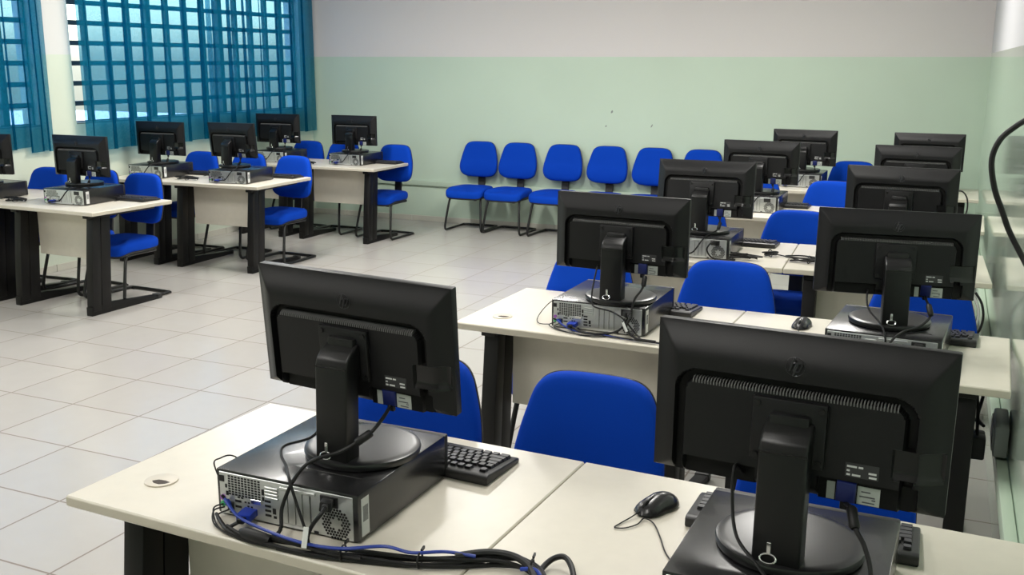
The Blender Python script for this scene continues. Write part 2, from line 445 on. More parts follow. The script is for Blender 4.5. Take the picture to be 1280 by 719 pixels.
# ------------------------------------------------------------------ desks
def make_desk(w, d, label, loc, yaw, grom=None):
    t = thing('computer_desk', label, 'desk', loc, yaw, 'computer desks')
    H, th = .74, .028
    b = MB(); b.box((-w/2, 0, H-th), (w/2, d, H), LAM, bev=.003, seg=1)
    if grom:
        pass
    top = b.build('tabletop', t)
    b = MB(); b.box((-w/2-.0006, -.0006, H-th+.002), (w/2+.0006, d+.0006, H-.003), EDGE, bev=.002, seg=1); b.build('edge_band', top)
    if grom is not None:
        g = MB(); gx, gy = grom
        g.lathe([(.040, 0), (.040, .003), (.037, .004), (.0, .004)], GROM, 28, M=Matrix.Translation((gx, gy, H)))
        g.prism([(-.020, -.004), (-.008, -.012), (.010, -.013), (.022, -.004), (.026, .008), (.010, .011), (-.010, .008)], 'z', 0, .0046, GROMHOLE, M=Matrix.Translation((gx+.006, gy-.012, H)))
        g.build('cable_grommet', t)
    lx = w/2-.125
    b = MB(); b.box((-lx+.026, .225, .355), (lx-.026, .243, H-th-.001), LAM, bev=.001, seg=1); b.build('modesty_panel', t)
    for s in (-1, 1):
        x = s*lx; b = MB()
        # leaning sheet-steel column: front post, rear post and a web set back between them
        def post(y0t, y1t, y0b, y1b, hw):
            b.prism([(y0b, .03), (y1b, .03), (y1b+(y1t-y1b)*.5, .37), (y1t, H-th-.02), (y0t, H-th-.02), (y0b+(y0t-y0b)*.42, .37)], 'x', x-hw, x+hw, STEEL, bev=.004)
        post(.085, .150, .022, .095, .032)
        post(.158, .240, .103, .185, .029)
        b.box((x-.02, .06, .05), (x+.02, .19, H-th-.03), STEEL) if False else None
        b.box((x-.03, .05, H-th-.03), (x+.03, d-.08, H-th), STEEL, bev=.003)
        lg = b.build('leg', t)
        b = MB(); b.prism([(.012, 0), (d-.10, 0), (d-.085, .012), (d-.10, .03), (.24, .062), (.012, .062)], 'x', x-.028, x+.028, STEEL, bev=.004); b.build('foot', lg)
        b = MB(); b.box((x-.031, d-.115, .0), (x+.031, d-.07, .036), STEELCAP, bev=.006); b.build('foot_cap', lg)
    return t

DESK = {}
def desk(key, xl, xr, y0, yaw, d, label, grom=None):
    xc = (xl+xr)/2
    DESK[key] = make_desk(xr-xl-.003, d, label, (xc, y0, 0), yaw, grom)
# right block: x of the left edge, front edge line y0 + yaw*(x - xref)
def rowdesks(tag_, xl, xm, xr, yfun, yaw, d, labels, groms=(None, None)):
    for k, (a, c) in enumerate(((xl, xm), (xm, xr))):
        desk(tag_+'ab'[k], a, c, yfun((a+c)/2), yaw, d, labels[k], groms[k])
RW = ['front', 'second', 'third', 'fourth', 'last']
def rl(i): return ['beige desk with black legs, %s row of the right block, %s' % (RW[i], s) for s in ('aisle end', 'against the right wall')]
rowdesks('R1', -1.885, -.858, .170, lambda x: 1.603-.035*(x+1.885), -.035, .745, rl(0), ((-.372, .165), None))
rowdesks('R2', -1.805, -.80, .190, lambda x: 3.447-.02*(x+1.805), -.02, .69, rl(1), ((-.365, .16), None))
rowdesks('R3', -1.80, -.80, .156, lambda x: 5.075+.05*(x+1), .05, .75, rl(2))
rowdesks('R4', -1.82, -.82, .130, lambda x: 6.76, .0, .71, rl(3))
rowdesks('R5', -1.86, -.87, .098, lambda x: 8.34, .0, .70, rl(4))
LW = ['nearest the front', 'in the middle', 'nearest the back wall']
def ll(i): return ['beige desk with black legs, window side block %s, %s' % (LW[i], s) for s in ('under the curtain', 'aisle end')]
rowdesks('L1', -6.90, -6.365, -5.385, lambda x: 5.045-.035*(x+5.9), -.035, .735, ll(0))
rowdesks('L2', -6.93, -6.29, -5.298, lambda x: 6.66+.03*(x+5.8), .03, .79, ll(1))
rowdesks('L3', -6.93, -6.18, -5.178, lambda x: 8.275+.01*(x+5.6), .01, .67, ll(2))

# ------------------------------------------------------------------ chairs
def outline(ctrl, sx, sy, k=5):
    full = [(x, y) for x, y in ctrl]+[(-x, y) for x, y in ctrl[::-1] if abs(x) > 1e-6]
    return [(p.x*sx, p.y*sy) for p in catmull([(x, y, 0) for x, y in full], k, True)]
def make_chair():
    t = thing('visitor_chair', 'x', 'chair')
    # seat
    so = outline([(0, -.5), (.30, -.495), (.44, -.46), (.495, -.34), (.50, .0), (.46, .30), (.38, .45), (.22, .50), (0, .505)], .45, .45)
    def ring(o, s, z, dz=0., inset=0.):
        return [(x*s, y*s-.055, z-(.030*max(0, (-y-.09)/.135)**2)-dz) for x, y in o]
    m = MB()
    m.loft([ring(so, .93, .388), ring(so, .985, .392), ring(so, 1.0, .408), ring(so, 1.0, .430), ring(so, .985, .447), ring(so, .93, .459), ring(so, .80, .465), ring(so, .5, .462)], FABRIC)
    seat = m.build('seat', t, angle=60)
    m = MB(); m.loft([ring(so, .80, .372), ring(so, .93, .374), ring(so, .965, .382), ring(so, .96, .392)], SHELL); m.build('seat_pan', seat)
    # backrest
    bo = outline([(0, 1.0), (.20, .995), (.315, .962), (.385, .88), (.43, .74), (.472, .56), (.497, .38), (.492, .23), (.44, .10), (.33, .025), (.18, .002), (0, 0)], .452, .378)
    tilt = .13
    def bring(s, d):
        out = []
        for x, z in bo:
            zc = .19; xx = x*s; zz = zc+(z-zc)*s
            y = .205-d+tilt*(zz-.05)-.05*(xx/.23)**2*.55-.018*math.exp(-((zz-.09)/.09)**2)
            out.append((xx, y, .548+zz))
        return out
    m = MB(); m.loft([bring(.95, -.003), bring(.995, .004), bring(1.0, .014), bring(1., .026), bring(.98, .037), bring(.93, .045), bring(.8, .050), bring(.5, .052), bring(.2, .053)], FABRIC)
    back = m.build('backrest', t, angle=60)
    m = MB(); m.loft([bring(.35, -.022), bring(.7, -.020), bring(.92, -.014), bring(.995, -.004), bring(1.008, .006), bring(.985, .010)], SHELL); m.build('back_shell', back, angle=60)
    m = MB(); m.prism([(-.05, .352), (.16, .352), (.215, .372), (.243, .42), (.262, .60), (.272, .72), (.258, .72), (.246, .60), (.226, .43), (.203, .39), (.155, .368), (-.05, .368)], 'x', -.042, .042, SHELL, bev=.003, seg=1); m.build('back_bracket', t)
    m = MB()
    path = [(.0, .196, .013), (.12, .196, .013), (.190, .190, .013), (.207, .165, .013), (.216, -.19, .013), (.217, -.245, .016), (.215, -.268, .04), (.211, -.262, .10), (.190, -.215, .30), (.182, -.190, .35), (.178, -.16, .362), (.174, .11, .362)]
    pts = [(x, y, z) for x, y, z in path]; full = [(-x, y, z) for x, y, z in pts[:0:-1]]+pts
    m.tube(full, .0125, TUBE, 8, 4); fr = m.build('sled_frame', t, angle=60)
    for s in (-1, 1):
        m = MB(); m.box((s*.19-.018, .178, -.0), (s*.19+.018, .214, .016), SHELL, bev=.004); m.build('foot_pad', fr)
    m = MB(); m.lathe([(.0, -.03), (.017, -.03), (.019, -.02), (.012, 0), (.012, .03)], SHELL, 12, M=Matrix.Translation((.06, -.07, .345))); m.build('adjuster_knob', t)
    return t
chair0 = make_chair(); cu = []
def chair(x, y, rz, label, group): return place(chair0, cu, (x, y, .0005), rz, label, group)
G = 'blue chairs along the back wall'
pos = ['first from the window side', 'second from the window side', 'third from the window side', 'fourth from the window side', 'fifth, beside a monitor', 'sixth, mostly hidden behind monitors']
for i, x in enumerate((-4.775, -4.325, -3.82, -3.335, -2.86, -2.36)):
    o = chair(x, 9.59, (.03, -.01, -.03, -.02, -.05, 0)[i], 'blue fabric chair against the green back wall, '+pos[i], G); o.scale = (.96, .96, .985)
G = 'blue chairs at the right block desks'
for x, y, rz, lb in (
    (-.875, 2.29, .0, 'blue chair at the front row seam, between the two big monitors'),
    (-1.40, 2.265, .03, 'blue chair behind the front aisle side monitor'),
    (-.25, 2.30, .02, 'blue chair hidden behind the large front monitor by the right wall'),
    (-1.50, 4.00, -.02, 'blue chair behind the second row aisle side monitor'),
    (-.895, 4.05, .0, 'blue chair in the second row gap, between its two monitors'),
    (-.115, 4.02, .02, 'blue chair behind the second row monitor by the right wall'),
    (-1.47, 5.75, .0, 'blue chair hidden behind the third row aisle side monitor'),
    (-.860, 5.74, .0, 'blue chair in the gap of the third row, above the coiled cables'),
    (-1.43, 7.36, .0, 'blue chair hidden behind the fourth row aisle side monitor'),
    (-.870, 7.36, .0, 'blue chair in the gap of the fourth row'),
    (-.90, 8.98, .0, 'blue chair in the gap of the last row by the green wall')):
    chair(x, y, rz, lb, G)
G = 'blue chairs at the window side desks'
for x, y, rz, lb in (
    (-6.69, 5.66, .05, 'blue chair under the curtain at the window side desks nearest the front'),
    (-6.22, 5.72, -.1, 'blue chair hidden behind the monitor of the nearest window side desk'),
    (-5.715, 5.65, -.04, 'blue chair at the aisle end of the nearest window side desk, seat in view'),
    (-6.60, 7.33, .0, 'blue chair behind the left monitor of the middle window side desks'),
    (-6.10, 7.40, .0, 'blue chair hidden behind the right monitor of the middle window side desks'),
    (-5.56, 7.34, -.04, 'blue chair at the aisle end of the middle window side desk, seat in view'),
    (-6.47, 8.85, .0, 'blue chair at the window side desks nearest the back wall, under the curtain corner'),
    (-6.02, 8.86, .0, 'blue chair left of the monitor on the window side desk nearest the back wall'),
    (-5.375, 8.82, -.03, 'blue chair at the aisle end of the window side desk nearest the back wall')):
    chair(x, y, rz, lb, G)

# ------------------------------------------------------------------ computers
PW, PD, PH = .376, .41, .111
def make_pc():
    t = thing('desktop_computer', 'x', 'computer')
    b = MB(); b.box((-PW/2, -PD/2, .004), (PW/2, PD/2-.018, PH), CASE, bev=.003)
    for sx in (-.15, .15):
        for sy in (-.16, .15): b.box((sx-.015, sy-.015, 0), (sx+.015, sy+.015, .006), SHELL)
    b.prism([(.06-.09, -.125), (.06+.09, -.125), (.06+.075, -.095), (.06-.075, -.095)], 'z', PH-.0004, PH+.0012, CASE, bev=.0005, seg=1)
    ch = b.build('chassis', t)
    b = MB(); b.box((-PW/2, PD/2-.02, .002), (PW/2, PD/2, PH), SHELL, bev=.005); b.box((-.13, PD/2-.002, .06), (.05, PD/2+.001, .085), HOLE); b.build('front_bezel', t)
    Y = -PD/2
    X = lambda u: -PW/2+u*PW
    Z = lambda v: PH*(1-v)
    b = MB(); b.box((X(.022), Y-.0016, Z(.955)), (X(.966), Y+.002, Z(.055)), ZINC, bev=.0008, seg=1)
    e = Y-.0016
    for i in range(10):
        for j in range(8):
            u = .088+i*.0242; v = .10+j*.054
            b.box((X(u), e-.0004, Z(v+.038)), (X(u+.0175), e+.0005, Z(v)), HOLE)
    for u, v, w, h, m in ((.025, .13, .034, .13, HOLE), (.07, .45, .016, .09, HOLE), (.066, .30, .012, .08, HOLE), (.335, .26, .016, .12, HOLE), (.335, .42, .016, .08, HOLE),
                          (.135, .60, .045, .045, HOLE), (.135, .72, .045, .045, HOLE), (.155, .525, .016, .03, HOLE), (.18, .525, .016, .03, HOLE), (.205, .60, .013, .03, HOLE), (.23, .60, .013, .03, HOLE), (.225, .68, .013, .03, HOLE), (.25, .68, .013, .03, HOLE),
                          (.355, .47, .042, .045, HOLE), (.355, .57, .042, .045, HOLE), (.355, .67, .042, .045, HOLE), (.355, .77, .042, .045, HOLE), (.41, .62, .022, .12, HOLE), (.415, .78, .02, .05, HOLE), (.09, .89, .05, .03, HOLE), (.70, .90, .03, .05, HOLE)):
        b.box((X(u), e-.0012, Z(v+h)), (X(u+w), e+.001, Z(v)), m)
    rp = b.build('rear_panel', t, label='silver rear panel with connectors')
    b = MB(); b.box((X(.26), e-.005, Z(.60)), (X(.335), e+.001, Z(.50)), CHROME, bev=.001, seg=1)
    b.build('serial_port', rp)
    b = MB(); b.box((X(.205), e-.006, Z(.86)), (X(.295), e+.001, Z(.72)), PORTBLUE, bev=.001, seg=1)
    b.build('video_port', rp)
    for v, m in ((.60, PORTPINK), (.74, PORTGREEN)):
        b = MB(); b.lathe([(.0065, 0), (.0065, .003), (0, .003)], m, 12, M=Matrix.Translation((X(.045), e, Z(v))) @ Matrix.Rotation(PI/2, 4, 'X'))
        b.build('round_port', rp)
    b = MB(); b.box((X(.085), e-.006, Z(.84)), (X(.125), e+.001, Z(.66)), SHELL, bev=.001, seg=1)
    b.build('network_port', rp)
    b = MB()
    for v in (.17, .24, .31, .38): b.box((X(.36), e-.004, Z(v+.045)), (X(.455), e+.001, Z(v)), ZINC, bev=.001, seg=1)
    for k in range(4):
        b.box((X(.475+k*.052), e-.0032, Z(.86)), (X(.475+k*.052+.046), e+.001, Z(.17)), ZINC, bev=.001, seg=1)
        b.box((X(.475+k*.052+.047), e-.0004, Z(.86)), (X(.475+k*.052+.051), e+.001, Z(.2)), HOLE)
    b.box((X(.475), e-.006, Z(.16)), (X(.72), e+.001, Z(.10)), ZINC, bev=.001, seg=1)
    b.box((X(.49), e-.0009, Z(.945)), (X(.67), e+.001, Z(.885)), STKWHITE)
    b.build('slot_covers', rp)
    b = MB(); cx, cz = X(.852), Z(.66); Rf = .0365
    q = .0074
    for a in range(-7, 8):
        for c in range(-7, 8):
            px, pz = (a+.5*(c % 2))*q, c*q*.866
            rr = math.hypot(px, pz)
            if .0135 < rr < .0365 and max(abs(px), abs(px*.5+pz*.866), abs(px*.5-pz*.866)) > .0145:
                b.prism([(cx+px+.0033*math.sin(k*PI/3), cz+pz+.0033*math.cos(k*PI/3)) for k in range(6)], 'y', e-.0004, e+.0004, HOLE)
    b.build('fan_grille', rp)
    b = MB(); b.box((X(.75), e-.003, Z(.33)), (X(.87), e+.001, Z(.10)), SHELL, bev=.001, seg=1); b.build('power_inlet', rp)
    b = MB(); b.box((PW/2-.0006, Y+.012, .012), (PW/2+.0006, Y+.042, PH-.012), STKWHITE)
    for q in range(7): b.box((PW/2, Y+.018+q*.003, .045), (PW/2+.0009, Y+.0195+q*.003, PH-.03), INK)
    b.build('serial_sticker', t, label='white serial sticker on the black side')
    return t
pc0 = make_pc(); pu = []
TOP = .7402
PCB = {}
def pc(key, x, yrear, rz, label):
    G = 'desktop computers under the monitors'
    c, s = math.cos(rz), math.sin(rz)
    PCB[key] = (x, yrear, rz)
    return place(pc0, pu, (x-s*PD/2, yrear+c*PD/2, TOP), rz, label, G)
P_ = {}
SIDE = {'a': 'aisle side', 'b': 'right wall side'}
for key, x, y, rz in (('R1a', -1.299, 1.677, .0), ('R1b', -.250, 1.635, -.01), ('R2a', -1.235, 3.537, .0), ('R2b', -.212, 3.515, -.06), ('R3a', -1.280, 5.165, .02), ('R3b', -.26, 5.22, .0), ('R4a', -1.345, 6.97, .0), ('R4b', -.30, 6.97, .0), ('R5a', -1.275, 8.56, .0), ('R5b', -.30, 8.56, .0)):
    pc(key, x, y, rz, 'black desktop computer lying flat, %s row of the right block, %s' % (RW[int(key[1])-1], SIDE[key[2]]))
for key, x, y, rz in (('L1a', -6.725, 5.10, .03), ('L1b', -5.875, 5.245, .06), ('L2a', -6.60, 6.80, .06), ('L2b', -5.665, 6.76, .10), ('L3a', -6.52, 8.43, .03), ('L3b', -5.645, 8.49, -.02)):
    pc(key, x, y, rz, 'black desktop computer on the window side desk pair %s, %s' % (LW[int(key[1])-1], {'a': 'nearer the window', 'b': 'nearer the aisle'}[key[2]]))

# ------------------------------------------------------------------ monitors
MW, MH = .53, .295
def rr_sdf(x, z, x0, x1, z0, z1, r):
    cx, cz = (x0+x1)/2, (z0+z1)/2; hx, hz = (x1-x0)/2-r, (z1-z0)/2-r
    dx, dz = abs(x-cx)-hx, abs(z-cz)-hz
    return math.hypot(max(dx, 0), max(dz, 0))+min(max(dx, dz), 0)-r
def sst(a, b, x):
    t = min(1, max(0, (x-a)/(b-a))); return t*t*(3-2*t)
def make_monitor():
    t = thing('monitor', 'x', 'monitor')
    U = lambda u: (u-.5)*MW
    V = lambda v: (.5-v)*MH
    # --- display housing (heightfield back)
    bm = bmesh.new(); nx, nz = 168, 96; grid = []
    def height(x, z):
        ex = min(x+MW/2, MW/2-x); et, eb = MH/2-z, z+MH/2
        y = .030*min(sst(-.012, .052, ex), sst(-.014, .066, et), sst(-.012, .03, eb))-.0025
        ysh = y
        d = rr_sdf(x, z, U(.120), U(.862), V(1.35), V(.352), .024)
        g = sst(-.0015, .0015, d)*(1-sst(.0165, .0195, d))
        y = y*(1-g)+.010*g
        if d < .0015: y = y*(sst(-.0015, .0015, d))+(.0285*sst(-.010, .024, eb))*(1-sst(-.0015, .0015, d))
        return max(y, 0), max(ysh, 0)
    def region(u, v):
        if .832 < u < .988 and .60 < v < .79: return 'cut'
        if .128 < u < .385 and v > .868: return 'low'
        if .60 < u < .86 and v > .845: return 'bay'
        if .862 < u < .912 and .83 < v < .985: return 'slot'
        d = rr_sdf(U(u), V(v), U(.120), U(.862), V(1.35), V(.352), .024)
        if .0 < d < .0185: return 'groove'
        return None
    regs = {}
    for j in range(nz+1):
        row = []
        for i in range(nx+1):
            u, v = i/nx, 1-j/nz; x, z = U(u), V(v)
            y, ysh = height(x, z); rg = region(u, v)
            edge = i in (0, nx) or j in (0, nz)
            if edge: y = 0
            elif rg == 'cut': y = max(.002, ysh-.007*(1-sst(.735, .79, v)))
            elif rg == 'low': y = .012
            elif rg == 'bay': y = .019
            elif rg == 'slot': y = .012
            row.append(bm.verts.new((x, -y, z)))
        grid.append(row)
    hb = MB(); i0, i1, i2 = hb.mi(PLAST), hb.mi(PIANO), hb.mi(PLAST2)
    for j in range(nz):
        for i in range(nx):
            f = bm.faces.new([grid[j][i], grid[j][i+1], grid[j+1][i+1], grid[j+1][i]])
            rg = region((i+.5)/nx, 1-(j+.5)/nz)
            f.material_index = {None: 0, 'cut': 1, 'low': 2, 'bay': 2, 'slot': 2, 'groove': 2}[rg]
    bmesh.ops.recalc_face_normals(bm, faces=bm.faces)
    if sum(f.normal.y for f in bm.faces) > 0: bmesh.ops.reverse_faces(bm, faces=bm.faces)
    me = bpy.data.meshes.new('tmp'); bm.to_mesh(me); bm.free(); hb.bm.from_mesh(me); bpy.data.meshes.remove(me)
    hb.box((-MW/2, -.0005, -MH/2), (MW/2, .023, MH/2), PLAST, bev=.0035)
    hs = hb.build('display_housing', t, loc=(0, -.02, .274), angle=32)
    b = MB(); b.box((-MW/2+.016, .0225, -MH/2+.02), (MW/2-.016, .0236, MH/2-.016), SCREEN); b.build('screen', hs)
    # vent comb along the groove
    b = MB(); n = 66
    for k in range(n):
        x = U(.150)+(U(.832)-U(.150))*k/(n-1)
        b.prism([(-.0295, V(.372)), (-.0293, V(.352)), (-.022, V(.336)), (-.010, V(.336)), (-.010, V(.36))], 'x', x-.0011, x+.0011, FIN)
    b.build('vent_grille', hs)
    # mounting plate
    b = MB(); b.box((U(.366), -.040, V(.797)), (U(.618), -.026, V(.385)), PLAST, bev=.004)
    for u, v in ((.385, .425), (.60, .425), (.385, .76), (.60, .76)):
        b.lathe([(.006, 0), (.006, .0025), (.003, .003), (0, .002)], STAND, 12, M=Matrix.Translation((U(u), -.040, V(v))) @ Matrix.Rotation(PI/2, 4, 'X'))
    b.build('mounting_plate', hs)
    # logo
    b = MB(); c = Vector((U(.497), -.0278, V(.181))); R = .0175; R2 = R
    b.tube([(c.x+R*math.cos(a*PI/16), c.y, c.z+R*math.sin(a*PI/16)) for a in range(32)], .0005, LOGO, 6, closed=True)
    S = lambda pts: [(c.x+x*R, c.y-.0002, c.z+z*R) for x, z in pts]
    for pts in ([(-.10, .96), (-.55, -.50)], [(-.40, .02), (-.25, .32), (-.02, .40), (.06, .22), (-.16, -.50)], [(.28, .40), (-.16, -.98)], [(.22, .24), (.38, .40), (.62, .38), (.66, .16), (.50, -.30), (.32, -.46), (.06, -.44)]):
        b.tube(S(pts), .0017, LOGO, 6, 4 if len(pts) > 2 else 0, flat=1)
    b.build('logo', hs)
    # stickers
    b = MB(); b.box((U(.685), -.0292, V(.81)), (U(.792), -.0275, V(.722)), STKDARK)
    for (v, segs) in ((.738, ((.69, .722), (.727, .742))), (.765, ((.69, .70), (.76, .785))), (.79, ((.69, .702), (.708, .735), (.762, .786)))):
        for a, d in segs: b.box((U(a), -.0295, V(v+.012)), (U(d), -.0290, V(v)), STKWHITE)
    b.build('rating_sticker', hs)
    b = MB(); b.box((U(.628), -.0200, V(.985)), (U(.655), -.0185, V(.872)), STKGREY); b.build('port_sticker', hs)
    b = MB(); b.box((U(.728), -.0200, V(.985)), (U(.80), -.0185, V(.872)), STKGREY)
    for a, v, w in ((.74, .90, .03), (.735, .93, .05), (.775, .945, .012), (.745, .965, .04)): b.box((U(a), -.0203, V(v+.008)), (U(a+w), -.0195, V(v)), INK)
    b.build('port_sticker', hs)
    # stand column: side profile (y, z), leaning into the plate
    b = MB()
    b.prism([(-.122, .012), (-.112, .228), (-.106, .244), (-.092, .258), (-.066, .272), (-.058, .272), (-.058, .205), (-.066, .17), (-.070, .012)], 'x', -.043, .043, STAND, bev=.005, seg=3)
    b.box((-.036, -.075, .215), (.036, -.052, .285), STAND, bev=.006)
    b.build('stand_column', t)
    b = MB(); b.box((-.042, -.1135, .2245), (.042, -.1115, .2275), PIANO); 
    b.build('cap_seam', t)
    # round base
    b = MB(); b.lathe([(0, 0), (.128, 0), (.136, .003), (.1385, .012), (.1365, .018), (.130, .0205), (.118, .0215), (.05, .0235), (0, .024)], BASE, 64, 1., .96); b.build('stand_base', t)
    # lock loop at the foot of the column
    b = MB(); b.tube([(-.012+.0145*math.cos(a*PI/10), -.1255+.004*math.sin(a*PI/10), .030+.0075*math.sin(a*PI/10)) for a in range(20)], .0016, CHROME, 6, closed=True)
    b.box((-.016, -.123, .037), (-.008, -.1195, .060), CHROME, bev=.001, seg=1)
    b.build('lock_loop', t, label='small chrome lock loop')
    return t
mon0 = make_monitor(); mu = []; MON = {}
def monitor(key, px, py, pz, yaw, tilt, roll, label):
    # (px,py,pz) = centre of the panel; the stand foot sits on the computer case
    lz = pz-(TOP+PH); k = lz/.274
    c, s = math.cos(yaw), math.sin(yaw); off = -.02
    base = (px+s*off, py-c*off, TOP+PH+.0006)
    o = place(mon0, mu, base, yaw, label, 'black monitors seen from behind')
    for ch in o.children:
        n = ch.name.split('.')[0]
        if n == 'display_housing':
            ch.location = (0, off, lz); ch.rotation_euler = Euler((tilt, roll, 0))
        elif n in ('stand_column', 'cap_seam'): ch.scale = (1, 1, k)
    MON[key] = (base, yaw, lz, tilt)
    return o
ML = 'big black monitor in the front row, aisle side, floor tiles behind it'
MON_DATA = (
    ('R1a', -1.240, 1.880, 1.134, -.062, .091, .014, 'large black monitor seen from behind, front row, aisle side, tilted'),
    ('R1b', -.245, 1.804, 1.125, -.053, -.01, .006, 'largest black monitor, front row by the right wall, round logo on its back'),
    ('R2a', -1.181, 3.631, 1.110, -.048, -.015, .003, 'black monitor from behind, second row, aisle side'),
    ('R2b', -.200, 3.680, 1.103, .21, -.09, .02, 'black monitor from behind, second row, right wall side'),
    ('R3a', -1.273, 5.340, 1.089, -.081, -.12, -.007, 'black monitor from behind, third row, aisle side'),
    ('R3b', -.295, 5.40, 1.090, -.05, 0, 0, 'black monitor from behind, third row, right wall side'),
    ('R4a', -1.322, 7.15, 1.067, -.09, 0, 0, 'black monitor from behind, fourth row, aisle side, bright logo'),
    ('R4b', -.309, 7.15, 1.066, -.05, 0, 0, 'black monitor from behind, fourth row, right wall side'),
    ('R5a', -1.270, 8.80, 1.048, -.10, 0, 0, 'black monitor from behind, last row, aisle side, against the green wall'),
    ('R5b', -.300, 8.78, 1.048, -.05, 0, 0, 'black monitor from behind, last row, right wall side, furthest of its column'),
    ('L1a', -6.655, 5.205, 1.075, .25, 0, 0, 'black monitor cut off by the picture edge, window side desks nearest the front'),
    ('L1b', -5.972, 5.510, 1.063, .0, .01, 0, 'black monitor on the nearest window side desk, aisle end'),
    ('L2a', -6.600, 7.00, 1.072, .02, 0, 0, 'black monitor on the middle window side desks, nearer the window'),
    ('L2b', -5.815, 7.02, 1.080, -.09, .08, -.007, 'black monitor on the middle window side desks, nearer the aisle'),
    ('L3a', -6.585, 8.68, 1.065, .03, 0, 0, 'black monitor on the window side desks nearest the back wall, by the curtain'),
    ('L3b', -5.678, 8.72, 1.068, -.02, 0, 0, 'black monitor on the desk nearest the back wall, green wall behind it'))
for d in MON_DATA: monitor(*d)

# ------------------------------------------------------------------ keyboards and mice
def make_keyboard():
    t = thing('keyboard', 'x', 'keyboard'); w, d = .485, .175
    b = MB(); b.prism([(-d/2, 0), (d/2, 0), (d/2, .012), (d/2-.02, .015), (-d/2+.012, .026), (-d/2, .022)], 'x', -w/2, w/2, KEYB, bev=.004, seg=3)
    body = b.build('body', t)
    b = MB()
    def key(x0, x1, y0, y1):
        ym = (y0+y1)/2; z = .0205-(ym)*.063
        q = .0028; zt = z+.0075
        b.loft([[(x0, y0, z-.004), (x1, y0, z-.004), (x1, y1, z-.004), (x0, y1, z-.004)], [(x0+q, y0+q*.6, zt), (x1-q, y0+q*.6, zt), (x1-q, y1-q, zt), (x0+q, y1-q, zt)]], KEYC)
    pu_ = .0212; g = .0016
    # user sits on +Y: function row on the -Y side; user's left is +X
    yr = [-.066, -.035, -.0135, .008, .0295, .051]
    for r, y in enumerate(yr):
        if r == 0:
            xs = [(.228-.0, 1)]+[(.228-pu_*(2+k+(k//4)*.5), 1) for k in range(12)]
            for x, wd in xs: key(x-pu_*wd+g, x, y, y+.0185)
        elif r < 5:
            x = .228; widths = {1: [1]*13+[2], 2: [1.5]+[1]*12+[1.5], 3: [1.8]+[1]*11+[2.2], 4: [2.3]+[1]*10+[2.7]}[r]
            for wd in widths: key(x-pu_*wd+g, x, y, y+.0195); x -= pu_*wd
        else:
            x = .228
            for wd in (1.4, 1.1, 1.2, 6.2, 1.2, 1.1, 1.1, 1.7): key(x-pu_*wd+g, x, y, y+.0195); x -= pu_*wd
        x = -.094
        for k in range(3):
            if r in (0, 1, 2, 5) or (r == 4 and k == 1): key(x-pu_+g, x, y, y+.019)
            x -= pu_
        x = -.166
        if r > 0:
            for k in range(3): key(x-pu_+g, x, y, y+.019); x -= pu_
    b.build('keycaps', t, angle=20)
    b = MB(); b.tube([(.02, -d/2+.004, .012), (.03, -d/2-.03, .006), (.02, -d/2-.06, .004)], .0022, CORD, 6, 4); b.build('cord', t)
    return t
kb0 = make_keyboard(); ku = []
def keyboard(x, y, rz, label): return place(kb0, ku, (x, y, TOP), rz, label, 'black keyboards')
keyboard(-1.232, 2.165, -.06, 'black keyboard behind the front aisle side computer')
keyboard(-.262, 2.145, .03, 'black keyboard behind the front computer by the right wall')
keyboard(-1.20, 3.985, -.03, 'black keyboard end showing beside the second row aisle side computer')
keyboard(-.15, 4.0, -.06, 'black keyboard behind the second row computer by the right wall')
keyboard(-1.175, 5.70, .0, 'black keyboard beside the third row aisle side computer, near coiled cables')
keyboard(-1.24, 7.36, .0, 'black keyboard behind the fourth row aisle side computer')
keyboard(-5.69, 5.66, -.03, 'black keyboard on the nearest window side desk')
keyboard(-6.25, 7.25, .05, 'black keyboard between the two monitors of the middle window side desks')
keyboard(-5.62, 7.34, .05, 'black keyboard at the aisle end of the middle window side desk')
keyboard(-5.46, 8.84, .0, 'black keyboard on the window side desk nearest the back wall')
def make_mouse():
    t = thing('mouse', 'x', 'mouse'); b = bmesh.new(); L, W, Hh = .062, .036, .038
    rings = []
    for i in range(13):
        a = i/12; y = -L+2*L*a
        prof = math.sqrt(max(0, 1-((y+.006*0)/L)**2))
        w = W*(prof**.62)*(1-.12*math.exp(-((y+.005)/.02)**2)); h = Hh*(prof**.7)*(1 if y > .01 else 1-.25*((.01-y)/(L+.01)))
        rings.append([(w*math.cos(q*PI/10), y, max(0.001, .004+(h-.004)*math.sin(q*PI/10))) for q in range(11)])
    R = [[b.verts.new(p) for p in r] for r in rings]
    for A, B in zip(R, R[1:]):
        for j in range(10): b.faces.new([A[j], A[j+1], B[j+1], B[j]])
        b.faces.new([A[10], A[0], B[0], B[10]])
    bmesh.ops.remove_doubles(b, verts=b.verts, dist=1e-5); bmesh.ops.recalc_face_normals(b, faces=b.faces)
    m = MB(); m.add(b, MOUSE); m.build('body', t, angle=70)
    m = MB(); m.lathe([(.009, -.003), (.010, 0), (.009, .003)], SHELL, 16, M=Matrix.Translation((0, -.036, .0245)) @ Matrix.Rotation(PI/2, 4, 'Y')); m.build('scroll_wheel', t)
    m = MB(); m.tube([(0, -.055, .0225), (0, -.03, .031), (0, -.012, .0365)], .0012, HOLE, 6, 4); m.build('button_seam', t)
    return t
ms0 = make_mouse(); msu = []
def mouse(x, y, rz, label): return place(ms0, msu, (x, y, TOP), rz, label, 'black mice')
mouse(-.583, 2.112, -.42, 'black mouse on the front row desk, left of the large monitor')
mouse(-.535, 3.945, -.1, 'black mouse on the second row desk, left of the right wall side computer')
